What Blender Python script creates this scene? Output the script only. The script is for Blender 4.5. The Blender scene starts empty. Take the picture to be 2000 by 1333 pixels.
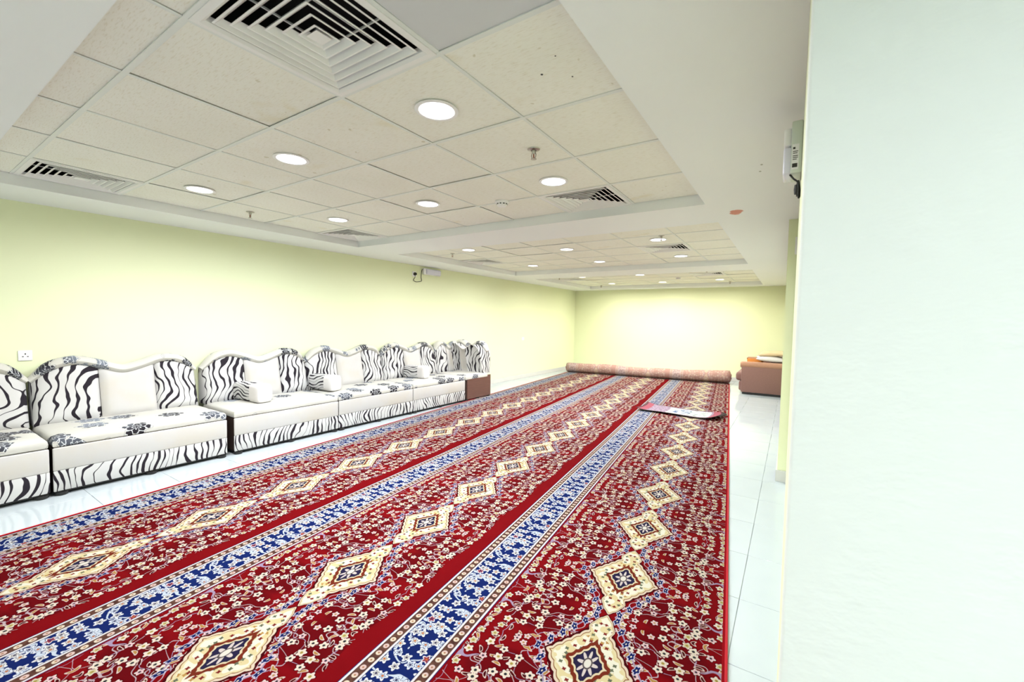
import bpy, bmesh, math, random
from mathutils import Matrix, Vector
random.seed(7)
scene = bpy.context.scene
C = scene.collection
PI = math.pi

# ------------------------------------------------------------------ camera
H = 1.382
cam_d = bpy.data.cameras.new('camera')
cam_d.sensor_width = 36.0
cam_d.lens = 15.026
cam_d.clip_start = 0.02
cam_d.dof.use_dof = True
cam_d.dof.focus_distance = 3.6
cam_d.dof.aperture_fstop = 3.2
cam = bpy.data.objects.new('camera', cam_d)
C.objects.link(cam)
# columns = camera axes in the room's frame (X across, Y along the room, Z up)
_y = Vector((548.0, 29.5, -834.78)).normalized()
_x = -Vector((-1275.0, 62.5, -834.78)).normalized()
_x = (_x - _y * _x.dot(_y)).normalized()
_z = _x.cross(_y)
cam.matrix_world = Matrix.Translation((0, 0, H)) @ Matrix((_x, _y, _z)).to_4x4()
scene.camera = cam

# ------------------------------------------------------------------ world, exposure
w = bpy.data.worlds.new('world'); scene.world = w; w.use_nodes = True
w.node_tree.nodes['Background'].inputs[0].default_value = (1, 1, 1, 1)
w.node_tree.nodes['Background'].inputs[1].default_value = 0.3
scene.view_settings.view_transform = 'Standard'
scene.view_settings.look = 'None'
scene.view_settings.gamma = 1.0
scene.view_settings.use_curve_mapping = False
scene.view_settings.exposure = 0.14
scene.cycles.max_bounces = 6
scene.cycles.diffuse_bounces = 4
scene.cycles.use_light_tree = False
scene.cycles.adaptive_threshold = 0.09
scene.cycles.adaptive_min_samples = 16
scene.cycles.sample_clamp_indirect = 6.0
LAMP_W = 30.0         # power of one downlight
LAMP_SPREAD = math.radians(168)

# ------------------------------------------------------------------ node helper
class V:
    """a float or vector socket with arithmetic"""
    nt = None
    def __init__(s, sock): s.s = sock
    @staticmethod
    def node(t, **kw):
        n = V.nt.nodes.new(t)
        for k, v in kw.items(): setattr(n, k, v)
        return n
    @staticmethod
    def put(inp, x):
        if isinstance(x, V): V.nt.links.new(x.s, inp)
        else: inp.default_value = x
    @staticmethod
    def m(op, *a, clamp=False):
        n = V.node('ShaderNodeMath', operation=op, use_clamp=clamp)
        for i, x in enumerate(a): V.put(n.inputs[i], x)
        return V(n.outputs[0])
    def __add__(a, b): return V.m('ADD', a, b)
    __radd__ = __add__
    def __sub__(a, b): return V.m('SUBTRACT', a, b)
    def __rsub__(a, b): return V.m('SUBTRACT', b, a)
    def __mul__(a, b): return V.m('MULTIPLY', a, b)
    __rmul__ = __mul__
    def __truediv__(a, b): return V.m('DIVIDE', a, b)
    def __abs__(a): return V.m('ABSOLUTE', a)
    def __lt__(a, b): return V.m('LESS_THAN', a, b)
    def __gt__(a, b): return V.m('GREATER_THAN', a, b)
def vmod(a, b): return V.m('FLOORED_MODULO', a, b)
def vfr(a): return V.m('FRACT', a)
def vcos(a): return V.m('COSINE', a)
def vsin(a): return V.m('SINE', a)
def vmin(a, b): return V.m('MINIMUM', a, b)
def vmax(a, b): return V.m('MAXIMUM', a, b)
def vlen(x, y): return V.m('SQRT', x * x + y * y)
def vang(x, y): return V.m('ARCTAN2', y, x)
def vbetween(x, a, b): return (x > a) * (x < b)
def ramp(x, a, b):
    n = V.node('ShaderNodeMapRange', interpolation_type='SMOOTHSTEP')
    V.put(n.inputs['Value'], x); V.put(n.inputs['From Min'], a); V.put(n.inputs['From Max'], b)
    return V(n.outputs['Result'])
def xyz(x, y=0.0, z=0.0):
    n = V.node('ShaderNodeCombineXYZ')
    for i, q in enumerate((x, y, z)): V.put(n.inputs[i], q)
    return V(n.outputs[0])
def sep(v):
    n = V.node('ShaderNodeSeparateXYZ'); V.put(n.inputs[0], v)
    return [V(o) for o in n.outputs]
def noise(vec, scale, detail=2.0, rough=0.5):
    n = V.node('ShaderNodeTexNoise'); V.put(n.inputs['Vector'], vec)
    n.inputs['Scale'].default_value = scale; n.inputs['Detail'].default_value = detail
    n.inputs['Roughness'].default_value = rough
    return V(n.outputs['Fac'])
def voronoi(vec, scale, rnd=1.0):
    """-> dx, dy to the cell centre (in cell units), three random numbers of the cell"""
    n = V.node('ShaderNodeTexVoronoi', voronoi_dimensions='2D'); V.put(n.inputs['Vector'], vec)
    n.inputs['Scale'].default_value = scale; n.inputs['Randomness'].default_value = rnd
    px, py, _ = sep(V(n.outputs['Position'])); x, y, _ = sep(vec)
    cn = V.node('ShaderNodeSeparateColor'); V.nt.links.new(n.outputs['Color'], cn.inputs[0])
    return (x - px) * scale, (y - py) * scale, V(cn.outputs[0]), V(cn.outputs[1]), V(cn.outputs[2])
def col(c):
    n = V.node('ShaderNodeRGB'); n.outputs[0].default_value = (c[0], c[1], c[2], 1); return V(n.outputs[0])
def mix(a, b, f):
    n = V.node('ShaderNodeMix', data_type='RGBA')
    V.put(n.inputs[0], f)
    for i, q in ((6, a), (7, b)):
        if isinstance(q, tuple): n.inputs[i].default_value = (q[0], q[1], q[2], 1)
        else: V.put(n.inputs[i], q)
    return V(n.outputs[2])
def srgb(r, g, b):
    f = lambda v: v / 12.92 if v <= 0.04045 else ((v + 0.055) / 1.055) ** 2.4
    return (f(r / 255), f(g / 255), f(b / 255))
def coords(kind='Object'):
    n = V.node('ShaderNodeTexCoord'); return V(n.outputs[kind])
def objrand():
    return V(V.node('ShaderNodeObjectInfo').outputs['Random'])
MATS = {}
def material(name, build, rough=0.6, spec=0.5, bump=None, sheen=0.0, metal=0.0, emit=None, coat=0.0):
    m = bpy.data.materials.new(name); m.use_nodes = True
    V.nt = m.node_tree
    b = m.node_tree.nodes['Principled BSDF']
    b.inputs['Roughness'].default_value = rough
    b.inputs['Specular IOR Level'].default_value = spec
    b.inputs['Metallic'].default_value = metal
    b.inputs['Sheen Weight'].default_value = sheen
    b.inputs['Coat Weight'].default_value = coat
    c = build() if callable(build) else build
    if isinstance(c, V): m.node_tree.links.new(c.s, b.inputs['Base Color'])
    else: b.inputs['Base Color'].default_value = (c[0], c[1], c[2], 1)
    if emit:
        b.inputs['Emission Color'].default_value = (*emit[0], 1)
        b.inputs['Emission Strength'].default_value = emit[1]
    if bump:
        h, dist, strg = bump()
        n = V.node('ShaderNodeBump'); n.inputs['Distance'].default_value = dist; n.inputs['Strength'].default_value = strg
        V.put(n.inputs['Height'], h)
        m.node_tree.links.new(n.outputs[0], b.inputs['Normal'])
    MATS[name] = m
    return m

# ------------------------------------------------------------------ materials
LIME = (0.755, 0.80, 0.545)
def wallpaint(base):
    def f():
        n = noise(coords(), 1.3, 0.0)
        return mix(tuple(q * 0.97 for q in base), base, n)
    return f
material('lime_paint', wallpaint(LIME), 0.55, 0.3)
def pier_bump():
    x, y, z = sep(coords())
    return noise(xyz(x * 26 + z * 8, y * 26, z * 48 - x * 10), 1.0, 3.0), 0.006, 0.35
material('white_paint', wallpaint((0.80, 0.83, 0.81)), 0.5, 0.3, pier_bump)
def soffit():
    v = coords(); x, y, z = sep(v)
    base = mix((0.81, 0.84, 0.86), (0.85, 0.87, 0.89), noise(v, 0.9, 0.0))
    d = vlen((x + 0.425) / 0.055, (y - 3.955) / 0.10) + (noise(v, 18.0) - 0.5) * 1.1   # old red scuff
    base = mix(base, srgb(205, 120, 95), ramp(d, 1.0, 0.7) * 0.9)
    for (sx, sy) in ((-0.186, 2.86), (-0.20, 2.98)):
        d = vlen((x - sx) / 0.007, (y - sy) / 0.012)
        base = mix(base, (0.25, 0.26, 0.2), ramp(d, 1.2, 0.6) * 0.8)
    return base
material('soffit_paint', soffit, 0.6, 0.3)
def tile_col():
    v = coords(); r = objrand(); x, y, z = sep(v)
    k = xyz(x + r * 37.0, y + r * 11.0, z)
    base = mix((0.80, 0.80, 0.73), (0.86, 0.86, 0.81), noise(k, 2.5, 0.0))
    streak = noise(xyz((x + r * 9.0) * 26.0, y * 190.0, 0.0), 1.0, 3.0, 0.6)
    base = mix(base, (0.66, 0.62, 0.50), ramp(streak, 0.50, 0.72) * 0.65)
    st = noise(k, 3.2, 2.0, 0.6)
    base = mix(base, (0.68, 0.60, 0.36), ramp(st, 0.60, 0.78) * 0.45 * ramp(r, 0.35, 0.8))
    sp = noise(k, 22.0, 0.0)
    return mix(base, (0.42, 0.37, 0.20), ramp(sp, 0.79, 0.83) * 0.5 * ramp(r, 0.5, 0.9))
material('tile_vinyl', tile_col, 0.65, 0.3)
material('tile_plain', (0.60, 0.61, 0.64), 0.6, 0.3)
material('tee_metal', (0.72, 0.75, 0.73), 0.4, 0.5)
material('vent_white', (0.80, 0.80, 0.80), 0.45, 0.5)
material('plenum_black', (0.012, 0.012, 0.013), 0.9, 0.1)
material('plastic_white', (0.82, 0.82, 0.84), 0.35, 0.5)
material('plastic_lilac', (0.72, 0.72, 0.86), 0.25, 0.5)
material('plastic_pale', (0.62, 0.68, 0.62), 0.4, 0.5)
material('black_rubber', (0.012, 0.012, 0.012), 0.5, 0.4)
material('chrome', (0.45, 0.43, 0.40), 0.3, 0.5, metal=1.0)
material('ink', (0.05, 0.05, 0.05), 0.7, 0.2)
material('rust_red', (0.30, 0.10, 0.07), 0.6, 0.3)
def floor_col():
    v = coords(); r = objrand(); x, y, z = sep(v)
    n = noise(xyz(x + r * 31.0, y + r * 17.0, 0.0), 3.0, 2.0, 0.55)
    return mix((0.42, 0.47, 0.49), (0.48, 0.53, 0.55), n)
material('floor_glaze', floor_col, 0.10, 0.5)
material('grout', (0.42, 0.46, 0.48), 0.8, 0.2)
material('skirting_tile', (0.58, 0.58, 0.56), 0.25, 0.5)

# carpet ---------------------------------------------------------------
PER_V, PER_U = 0.645, 1.32
CREAM = (0.80, 0.70, 0.54); PINK = (0.76, 0.48, 0.52); LILAC = (0.40, 0.30, 0.44); GOLD = (0.48, 0.26, 0.07)
NAVY = (0.009, 0.018, 0.12); RED = (0.20, 0.002, 0.005); DKRED = (0.065, 0.001, 0.004); PALEB = (0.62, 0.70, 0.80)
def carpet_pattern():
    u, v, _ = sep(coords('UV'))
    s = vmod(u, PER_U)
    px = s - 0.49
    wv = vmod(v - 0.43 + PER_V / 2, PER_V) - PER_V / 2
    ax, aw = abs(px), abs(wv)
    fld = xyz(ax, aw, 0.0)
    raw = xyz(u, v, 0.0)
    base = mix(RED, (0.25, 0.003, 0.007), noise(raw, 6.0, 1.0))
    pa, pb = ax / 0.056, abs(aw - 0.215) / 0.100
    d = vmin(ax / 0.172 + aw / 0.262, 0.5 * (pa + pb) + 0.5 * vlen(pa, pb))
    along = ax / 0.172 - aw / 0.312
    field = vbetween(s, 0.008, 0.982) * (1.0 - (s < 0.05 + 0.12 * aw) * (u > 1.0))
    dark = ramp(vlen((ax - 0.28) / 0.16, (aw - 0.2) / 0.12) + noise(fld, 5.0) * 0.5, 1.5, 1.1)
    base = mix(base, DKRED, dark * 0.5 * field)
    # vines
    vn = noise(fld, 5.2, 1.0)
    base = mix(base, LILAC, (abs(vn - 0.5) < 0.0045) * field)
    vn2 = noise(xyz(ax + 3.1, aw + 1.7, 0.0), 6.3, 1.0)
    base = mix(base, (0.55, 0.42, 0.45), (abs(vn2 - 0.5) < 0.0045) * field)
    # leaves
    dx, dy, r1, r2, r3 = voronoi(xyz(ax + 4.3, aw + 4.3, 0.0), 20.0, 0.95)
    a = r1 * 6.283
    lx = dx * vcos(a) + dy * vsin(a); ly = dy * vcos(a) - dx * vsin(a)
    e = vlen(lx / 0.42, (ly + lx * lx * 0.6) / 0.15)
    on = (r2 > 0.30) * field
    base = mix(base, (0.74, 0.58, 0.52), (e < 1.0) * on)
    base = mix(base, mix(GOLD, DKRED, r3 > 0.6), (e < 0.66) * on)
    # flowers
    R = 0.375
    dx, dy, r1, r2, r3 = voronoi(xyz(ax + 1.37, aw + 0.96, 0.0), 15.5, 0.62)
    r = vlen(dx, dy); a = vang(dx, dy)
    wob = vcos(a * 5.0 + r1 * 6.283)
    rad = R * (0.66 + 0.30 * r3) * (0.84 + 0.18 * wob)
    on = field
    pet = mix(PINK, CREAM, r3 > 0.36)
    pet = mix(pet, (0.60, 0.56, 0.30), r1 > 0.86)
    base = mix(base, DKRED, (r < rad * 1.2) * on)
    base = mix(base, (0.86, 0.70, 0.64), (r < rad) * on)
    base = mix(base, pet, (r < rad * 0.74) * on)
    ctr = mix((0.03, 0.03, 0.04), (0.40, 0.30, 0.07), r1 > 0.6)
    base = mix(base, ctr, (r < rad * (0.36 - 0.10 * wob)) * on)
    # navy garland round the medallion
    dg = ax / 0.172 + aw / 0.312
    g1 = (dg - 1.24) * 0.135; g2 = (vfr(along * 2.6 + 0.25) - 0.5) * 0.075
    rr = vlen(g1, g2); ga = vang(g1, g2)
    base = mix(base, LILAC, (abs(dg - 1.24) < 0.022) * field)
    base = mix(base, (0.62, 0.60, 0.74), (rr < 0.019 + 0.003 * vcos(ga * 5.0)) * field)
    base = mix(base, NAVY, (rr < 0.0145 + 0.003 * vcos(ga * 5.0)) * field)
    base = mix(base, CREAM, (rr < 0.004) * field)
    # medallion
    wig = 0.045 * abs(vsin(along * 11.0)) - 0.03
    de = d - wig
    base = mix(base, DKRED, (d < 1.10) * field)
    base = mix(base, (0.80, 0.66, 0.50), (de < 1.03) * field)
    base = mix(base, (0.30, 0.13, 0.05), (de < 0.955) * field)
    base = mix(base, (0.80, 0.70, 0.42), (de < 0.925) * field)
    inner = mix((0.78, 0.66, 0.36), (0.88, 0.84, 0.68), noise(raw, 22.0, 0.0) > 0.47)
    base = mix(base, inner, (de < 0.86) * field)
    dx, dy, r1, r2, r3 = voronoi(xyz(ax + 2.2, aw + 5.0, 0.0), 38.0, 0.8)
    rr = vlen(dx, dy); a = vang(dx, dy)
    spot = (rr < 0.30 + 0.08 * vcos(a * 4.0 + r1 * 6.0)) * (r2 > 0.2) * (de < 0.84) * field
    sc_ = mix(mix((0.22, 0.02, 0.02), (0.14, 0.16, 0.10), r3 > 0.4), (0.50, 0.28, 0.08), r3 > 0.72)
    base = mix(base, sc_, spot)
    d2 = ax / 0.098 + aw / 0.150 + 0.07 * abs(vsin(along * 14.0))
    base = mix(base, (0.20, 0.03, 0.015), (d2 < 1.0) * field)
    base = mix(base, (0.80, 0.68, 0.44), (d2 < 0.80) * field)
    ra = vlen(ax / 0.070, aw / 0.118); aa = vang(ax / 0.070, aw / 0.118)
    base = mix(base, (0.025, 0.02, 0.06), (d2 < 0.70) * field)
    base = mix(base, (0.72, 0.62, 0.58), (ra < 0.40 + 0.20 * vcos(aa * 8.0)) * (d2 < 0.66) * field)
    base = mix(base, (0.10, 0.08, 0.08), vbetween(ra, 0.20, 0.27) * field)
    base = mix(base, (0.80, 0.76, 0.66), (ra < 0.17) * field)
    # woven borders
    t = s - 0.992
    band = vbetween(t, 0.0, 0.306)
    blue = mix(NAVY, (0.009, 0.026, 0.16), noise(raw, 9.0))
    vb = vmod(v, 0.43); tb = t
    bl = xyz(tb + 1.0, vb, 0.0)
    vn = noise(bl, 9.0, 1.0)
    blue = mix(blue, PALEB, abs(vn - 0.5) < 0.022)
    dx, dy, r1, r2, r3 = voronoi(xyz(tb + 2.9, vb + 2.9, 0.0), 20.0, 0.75)
    r = vlen(dx, dy); a = vang(dx, dy); R = 0.47
    wob = vcos(a * 5.0 + r1 * 6.283)
    rad = R * (0.80 + 0.22 * wob)
    on = r2 > 0.12
    pc = mix(mix(PALEB, (0.80, 0.76, 0.66), r3 > 0.45), (0.45, 0.05, 0.03), r3 > 0.86)
    blue = mix(blue, NAVY, (r < rad * 1.18) * on)
    blue = mix(blue, (0.80, 0.82, 0.88), (r < rad) * on)
    blue = mix(blue, pc, (r < rad * 0.72) * on)
    blue = mix(blue, NAVY, vbetween(r, rad * 0.40, rad * 0.52) * on)
    blue = mix(blue, mix((0.04, 0.03, 0.10), (0.55, 0.16, 0.04), r1 > 0.5), (r < R * 0.22) * on)
    # guard stripes: cream buds on brown between two white lines
    tm = vmin(t, 0.306 - t)
    cy = (vfr(v / 0.042) - 0.5) * 0.042; cx = tm - 0.034
    bud = vlen(cx / 0.0125, cy / 0.0125)
    alt = vfr(v / 0.126)
    chain = mix((0.05, 0.02, 0.02), (0.20, 0.09, 0.06), noise(raw, 60.0, 0.0))
    chain = mix(chain, mix((0.80, 0.68, 0.52), (0.75, 0.55, 0.50), alt > 0.5), bud < 1.0)
    chain = mix(chain, (0.42, 0.20, 0.10), (bud < 0.35))
    white = vbetween(tm, 0.004, 0.014) + vbetween(tm, 0.054, 0.064)
    chain = mix(chain, (0.82, 0.80, 0.80), white)
    chain = mix(chain, NAVY, (tm < 0.004) + vbetween(tm, 0.064, 0.067))
    base = mix(base, mix(chain, blue, tm > 0.067), band)
    # red selvedge on both long sides
    base = mix(base, (0.36, 0.006, 0.012), (u < 0.010) + (u > 3.945))
    n = V.node('ShaderNodeVectorMath', operation='SCALE'); V.put(n.inputs[0], base); n.inputs['Scale'].default_value = 0.45
    return V(n.outputs[0])
material('carpet_pile', carpet_pattern, 1.0, 0.03, sheen=0.0)
def carpet_back():
    c = carpet_pattern(); u, v, _ = sep(coords('UV'))
    weave = noise(xyz(u * 120.0, v * 30.0, 0.0), 1.0, 2.0)
    g = mix((0.50, 0.29, 0.26), (0.62, 0.47, 0.38), weave)
    return mix(c, g, 0.52)
material('carpet_back', carpet_back, 0.9, 0.15)
material('red_binding', (0.36, 0.012, 0.02), 0.85, 0.2)
def mat_pattern():
    u, v, _ = sep(coords('UV'))                      # u 0..1.15 along, v 0..0.62 across
    n = noise(xyz(u, v, 0.0), 26.0, 2.0)
    c = mix((0.50, 0.38, 0.46), (0.30, 0.20, 0.28), n > 0.52)
    vb = abs(v - 0.31)
    pan = vbetween(u, 0.40, 1.00) * (vb < 0.235)
    c = mix(c, (0.76, 0.78, 0.72), pan)
    n2 = noise(xyz(u * 1.0, v * 2.0, 0.0), 11.0, 2.0)
    c = mix(c, (0.09, 0.16, 0.34), (n2 > 0.53) * vbetween(u, 0.46, 0.72) * (vb < 0.17))
    n3 = noise(xyz(u * 1.0 + 4.0, v * 3.0, 0.0), 13.0, 2.0)
    c = mix(c, (0.10, 0.18, 0.16), (n3 > 0.57) * vbetween(u, 0.70, 0.96) * (vb < 0.20))
    c = mix(c, (0.17, 0.10, 0.11), vb > 0.275)
    ends = (u < 0.12) + (u > 1.03)
    c = mix(c, (0.46, 0.11, 0.15), ends)
    c = mix(c, (0.14, 0.05, 0.06), (u < 0.03) + (u > 1.125))
    n = V.node('ShaderNodeVectorMath', operation='SCALE'); V.put(n.inputs[0], c); n.inputs['Scale'].default_value = 0.55
    return V(n.outputs[0])
material('prayer_rug_pile', mat_pattern, 0.9, 0.15, lambda: (noise(coords('UV'), 300.0), 0.004, 0.4))
material('rug_underside', (0.05, 0.04, 0.035), 0.9, 0.1)

# sofa fabrics -----------------------------------------------------------
CREAMF = (0.50, 0.49, 0.48)
def zebra_mask(a, b, rnd, freq=17.0):
    """flowing stripes: a across, b along the stripe"""
    q = xyz(a + rnd * 17.0, b + rnd * 5.0, 0.0)
    t = a * freq + (noise(q, 2.6, 1.0) - 0.5) * 5.0 + (noise(xyz(a * 0.8 + rnd * 9.0, b * 1.0, 2.0), 7.0, 1.0) - 0.5) * 1.6 + vsin(b * 13.0 + a * 4.0 + rnd * 9.0) * 0.42
    tri = abs(vfr(t) - 0.5) * 2.0
    wd = 0.10 + 0.62 * ramp(noise(xyz(V.m('FLOOR', t) * 3.7 + rnd * 5.0, b * 5.0, 0.0), 1.0, 1.0), 0.32, 0.72)
    return ramp(tri, wd * 0.75 + 0.03, wd * 0.75 - 0.03)
def zebra(axis_a='y', axis_b='z', freq=17.0):
    def f():
        v = coords(); x, y, z = sep(v); dct = dict(x=x + y * 0.8, y=y + x * 0.8, z=z + (y * 0.6 if axis_a == 'z' else 0.0))
        c = mix(CREAMF, (0.55, 0.55, 0.55), noise(v, 4.0, 2.0))
        return mix(c, (0.018, 0.014, 0.02), zebra_mask(dct[axis_a], dct[axis_b], objrand(), freq))
    return f
material('zebra_fabric', zebra('y', 'z', 15.0), 0.85, 0.2)
material('zebra_fabric_across', zebra('x', 'z', 15.0), 0.85, 0.2)
material('zebra_fabric_lying', zebra('z', 'x', 24.0), 0.85, 0.2)
material('zebra_skirt', zebra('y', 'z', 20.0), 0.85, 0.2)
def cream_cloth():
    v = coords(); n = noise(v, 3.0, 4.0)
    return mix((0.50, 0.47, 0.42), CREAMF, ramp(n, 0.3, 0.6))
material('cream_fabric', cream_cloth, 0.85, 0.2)
def peony(a, b, thr, sc, seedv):
    v2 = xyz(a + seedv, b + seedv * 0.6, 0.0)
    dx, dy, r1, r2, r3 = voronoi(v2, sc, 0.85)
    r = vlen(dx, dy); an = vang(dx, dy)
    rad = 0.36 + 0.07 * vcos(an * 6.0 + r1 * 6.0)
    inside = (r < rad) * (r2 > thr)
    petal = abs(vfr(r * 5.5 + 0.28 * vcos(an * 6.0 + r1 * 6.0)) - 0.5)
    lines = vmax(petal < 0.09, (abs(vcos(an * 3.0 + r1 * 4.0 + r * 5.0)) < 0.13) * (r > 0.1))
    out = vbetween(r, rad + 0.03, rad + 0.06) * (r2 > thr)
    return inside, inside * (1.0 - lines), vmax(out, 0.0)
def floral(a_, b_, thr, sc):
    def f():
        v = coords(); x, y, z = sep(v); dd = dict(x=x - z, y=y, z=z + x)
        base = mix((0.48, 0.46, 0.40), (0.55, 0.55, 0.53), noise(v, 3.0, 3.0))
        ins, blk, out = peony(dd[a_], dd[b_], thr, sc, objrand() * 13.0)
        fade = ramp(noise(v, 2.0, 1.0), 0.35, 0.6)
        base = mix(base, (0.25, 0.25, 0.26), out * 0.6)
        base = mix(base, (0.52, 0.54, 0.56), ins)
        return mix(base, mix((0.16, 0.18, 0.22), (0.015, 0.013, 0.018), fade), blk)
    return f
material('floral_seat', floral('x', 'y', 0.40, 4.2), 0.8, 0.25)
material('floral_crest', floral('y', 'z', 0.38, 6.5), 0.8, 0.25)
material('floral_crest_across', floral('x', 'z', 0.50, 6.5), 0.8, 0.25)
def wood(base, dark, ax):
    def f():
        x, y, z = sep(coords()); k = dict(y=xyz(x * 4, y * 4, z * 70), z=xyz(x * 60, y * 60, z * 4))[ax]
        return mix(dark, base, noise(k, 1.0, 4.0, 0.6))
    return f
material('walnut_laminate', wood(srgb(112, 80, 70), srgb(84, 56, 48), 'y'), 0.4, 0.4)
material('dark_wood', wood((0.055, 0.035, 0.028), (0.03, 0.018, 0.015), 'z'), 0.5, 0.3)
material('brown_fabric', lambda: mix(srgb(116, 86, 78), srgb(132, 100, 92), noise(coords(), 60.0, 3.0)), 0.9, 0.15, sheen=0.2)
material('tan_fabric', lambda: mix(srgb(152, 112, 90), srgb(165, 126, 102), noise(coords(), 40.0, 3.0)), 0.85, 0.2, sheen=0.2)
material('orange_fabric', lambda: mix(srgb(165, 98, 36), srgb(180, 115, 55), noise(coords(), 40.0, 3.0)), 0.85, 0.2)
material('white_fabric', lambda: mix((0.56, 0.54, 0.53), (0.62, 0.60, 0.59), noise(coords(), 8.0, 3.0)), 0.85, 0.2)
material('cream_pillow', lambda: mix(srgb(185, 160, 122), srgb(205, 185, 150), noise(coords(), 9.0, 3.0)), 0.85, 0.2)

# ------------------------------------------------------------------ mesh helpers
def M(n): return MATS[n]
def link(name, me, mats, parent=None):
    o = bpy.data.objects.new(name, me); C.objects.link(o)
    if mats is not None:
        for m in (mats if isinstance(mats, (list, tuple)) else [mats]): me.materials.append(M(m))
    if parent: o.parent = parent
    return o
def finish(bm, name, smooth=False):
    bmesh.ops.recalc_face_normals(bm, faces=bm.faces[:])
    me = bpy.data.meshes.new(name); bm.to_mesh(me); bm.free()
    if smooth:
        me.polygons.foreach_set('use_smooth', [True] * len(me.polygons))
        if smooth != 'all':
            me.set_sharp_from_angle(angle=math.radians(40))
    return me
def bm_box(bm, x0, x1, y0, y1, z0, z1):
    vs = [bm.verts.new(p) for p in ((x0, y0, z0), (x1, y0, z0), (x1, y1, z0), (x0, y1, z0), (x0, y0, z1), (x1, y0, z1), (x1, y1, z1), (x0, y1, z1))]
    fs = [bm.faces.new([vs[i] for i in f]) for f in ((0, 3, 2, 1), (4, 5, 6, 7), (0, 1, 5, 4), (1, 2, 6, 5), (2, 3, 7, 6), (3, 0, 4, 7))]
    return vs, fs
def box_me(name, x0, x1, y0, y1, z0, z1, bev=0.0, seg=2):
    bm = bmesh.new(); bm_box(bm, x0, x1, y0, y1, z0, z1)
    if bev > 0:
        bmesh.ops.bevel(bm, geom=bm.edges[:], offset=bev, segments=seg, profile=0.5, affect='EDGES')
    return finish(bm, name, smooth=bev > 0)
def box(name, mat, parent, *b, bev=0.0, seg=2): return link(name, box_me(name, *b, bev=bev, seg=seg), mat, parent)
def bm_lathe(bm, prof, n=24, axis='z', c=(0, 0, 0)):
    rings = []
    for r, h in prof:
        ring = []
        for i in range(n):
            a = 2 * PI * i / n; p = (r * math.cos(a), r * math.sin(a), h)
            if axis == 'x': p = (p[2], p[0], p[1])
            if axis == 'y': p = (p[0], p[2], p[1])
            ring.append(bm.verts.new((p[0] + c[0], p[1] + c[1], p[2] + c[2])))
        rings.append(ring)
    for a, b in zip(rings, rings[1:]):
        for i in range(n): bm.faces.new((a[i], a[(i + 1) % n], b[(i + 1) % n], b[i]))
    if prof[0][0] > 1e-6: bm.faces.new(rings[0])
    if prof[-1][0] > 1e-6: bm.faces.new(rings[-1])
def lathe(name, mat, parent, prof, n=24, axis='z', c=(0, 0, 0)):
    bm = bmesh.new(); bm_lathe(bm, prof, n, axis, c); return link(name, finish(bm, name, True), mat, parent)
def bm_tube(bm, pts, rad, n=8, squash=None):
    pts = [Vector(p) for p in pts]; rings = []; up = Vector((0.123, 0.456, 0.88)).normalized()
    for i, p in enumerate(pts):
        t = (pts[min(i + 1, len(pts) - 1)] - pts[max(i - 1, 0)]).normalized()
        a = t.cross(up).normalized(); b = t.cross(a).normalized()
        r = rad[i] if isinstance(rad, (list, tuple)) else rad
        rings.append([bm.verts.new(p + a * r * math.cos(2 * PI * k / n) + b * r * math.sin(2 * PI * k / n)) for k in range(n)])
    for a, b in zip(rings, rings[1:]):
        for i in range(n): bm.faces.new((a[i], a[(i + 1) % n], b[(i + 1) % n], b[i]))
    bm.faces.new(rings[0]); bm.faces.new(rings[-1])
def tube(name, mat, parent, pts, rad, n=8):
    bm = bmesh.new(); bm_tube(bm, pts, rad, n); return link(name, finish(bm, name, True), mat, parent)
def spline(pts, k=8):
    pts = [Vector(p) for p in pts]; out = []
    P = [pts[0] * 2 - pts[1]] + pts + [pts[-1] * 2 - pts[-2]]
    for i in range(1, len(P) - 2):
        for j in range(k):
            t = j / k; a, b, c, d = P[i - 1], P[i], P[i + 1], P[i + 2]
            out.append(0.5 * ((2 * b) + (c - a) * t + (2 * a - 5 * b + 4 * c - d) * t * t + (3 * b - a - 3 * c + d) * t ** 3))
    return out + [pts[-1]]
def thing(name, label, cat, loc=(0, 0, 0), rz=0.0, group=None):
    o = bpy.data.objects.new(name, None); C.objects.link(o)
    o.empty_display_size = 0.1; o.location = loc; o.rotation_euler = (0, 0, rz)
    o['label'] = label; o['category'] = cat
    if group: o['group'] = group
    return o
def tag(o, label, cat, group=None):
    o['label'] = label; o['category'] = cat
    if group: o['group'] = group
    return o
def struct(o, label): o['kind'] = 'structure'; o['label'] = label; return o
def copy_tree(o, parent=None):
    c = o.copy(); C.objects.link(c); c.parent = parent
    for ch in list(o.children): copy_tree(ch, c)
    return c

# ------------------------------------------------------------------ the room
XL, YB, XR = -5.43, 11.68, -0.062
ZS, ZT = H + 0.92, H + 1.0           # soffit and tile heights
YN, XE = -3.7, 1.5
# floor: slab with single glazed tiles
fl = struct(box('floor', 'grout', None, XL - 0.2, XE + 0.2, YN - 0.2, YB + 0.2, -0.12, -0.004), 'white glossy tiled floor of the hall')
TX, TY = 0.47, 0.49
tile_me = box_me('floor_tile', -TX / 2 + 0.0012, TX / 2 - 0.0012, -TY / 2 + 0.0012, TY / 2 - 0.0012, -0.006, 0.0, bev=0.0012, seg=1)
tile_me.materials.append(M('floor_glaze'))
nx0 = math.ceil((XL - (-0.168)) / TX) - 1
cnt = 0
for i in range(nx0, 4):
    x = -0.168 + (i + 0.5) * TX
    for j in range(-12, 21):
        y = 1.905 + (j + 0.5) * TY
        vis = (j >= -4 and i <= 0)
        if vis and -3.6 < x < -1.3 and y < 10.0: vis = False      # lies wholly under the carpet
        if not vis: continue
        o = bpy.data.objects.new('floor_tile', tile_me); C.objects.link(o); o.parent = fl; o.location = (x, y, 0); cnt += 1
bm = bmesh.new()
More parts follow.
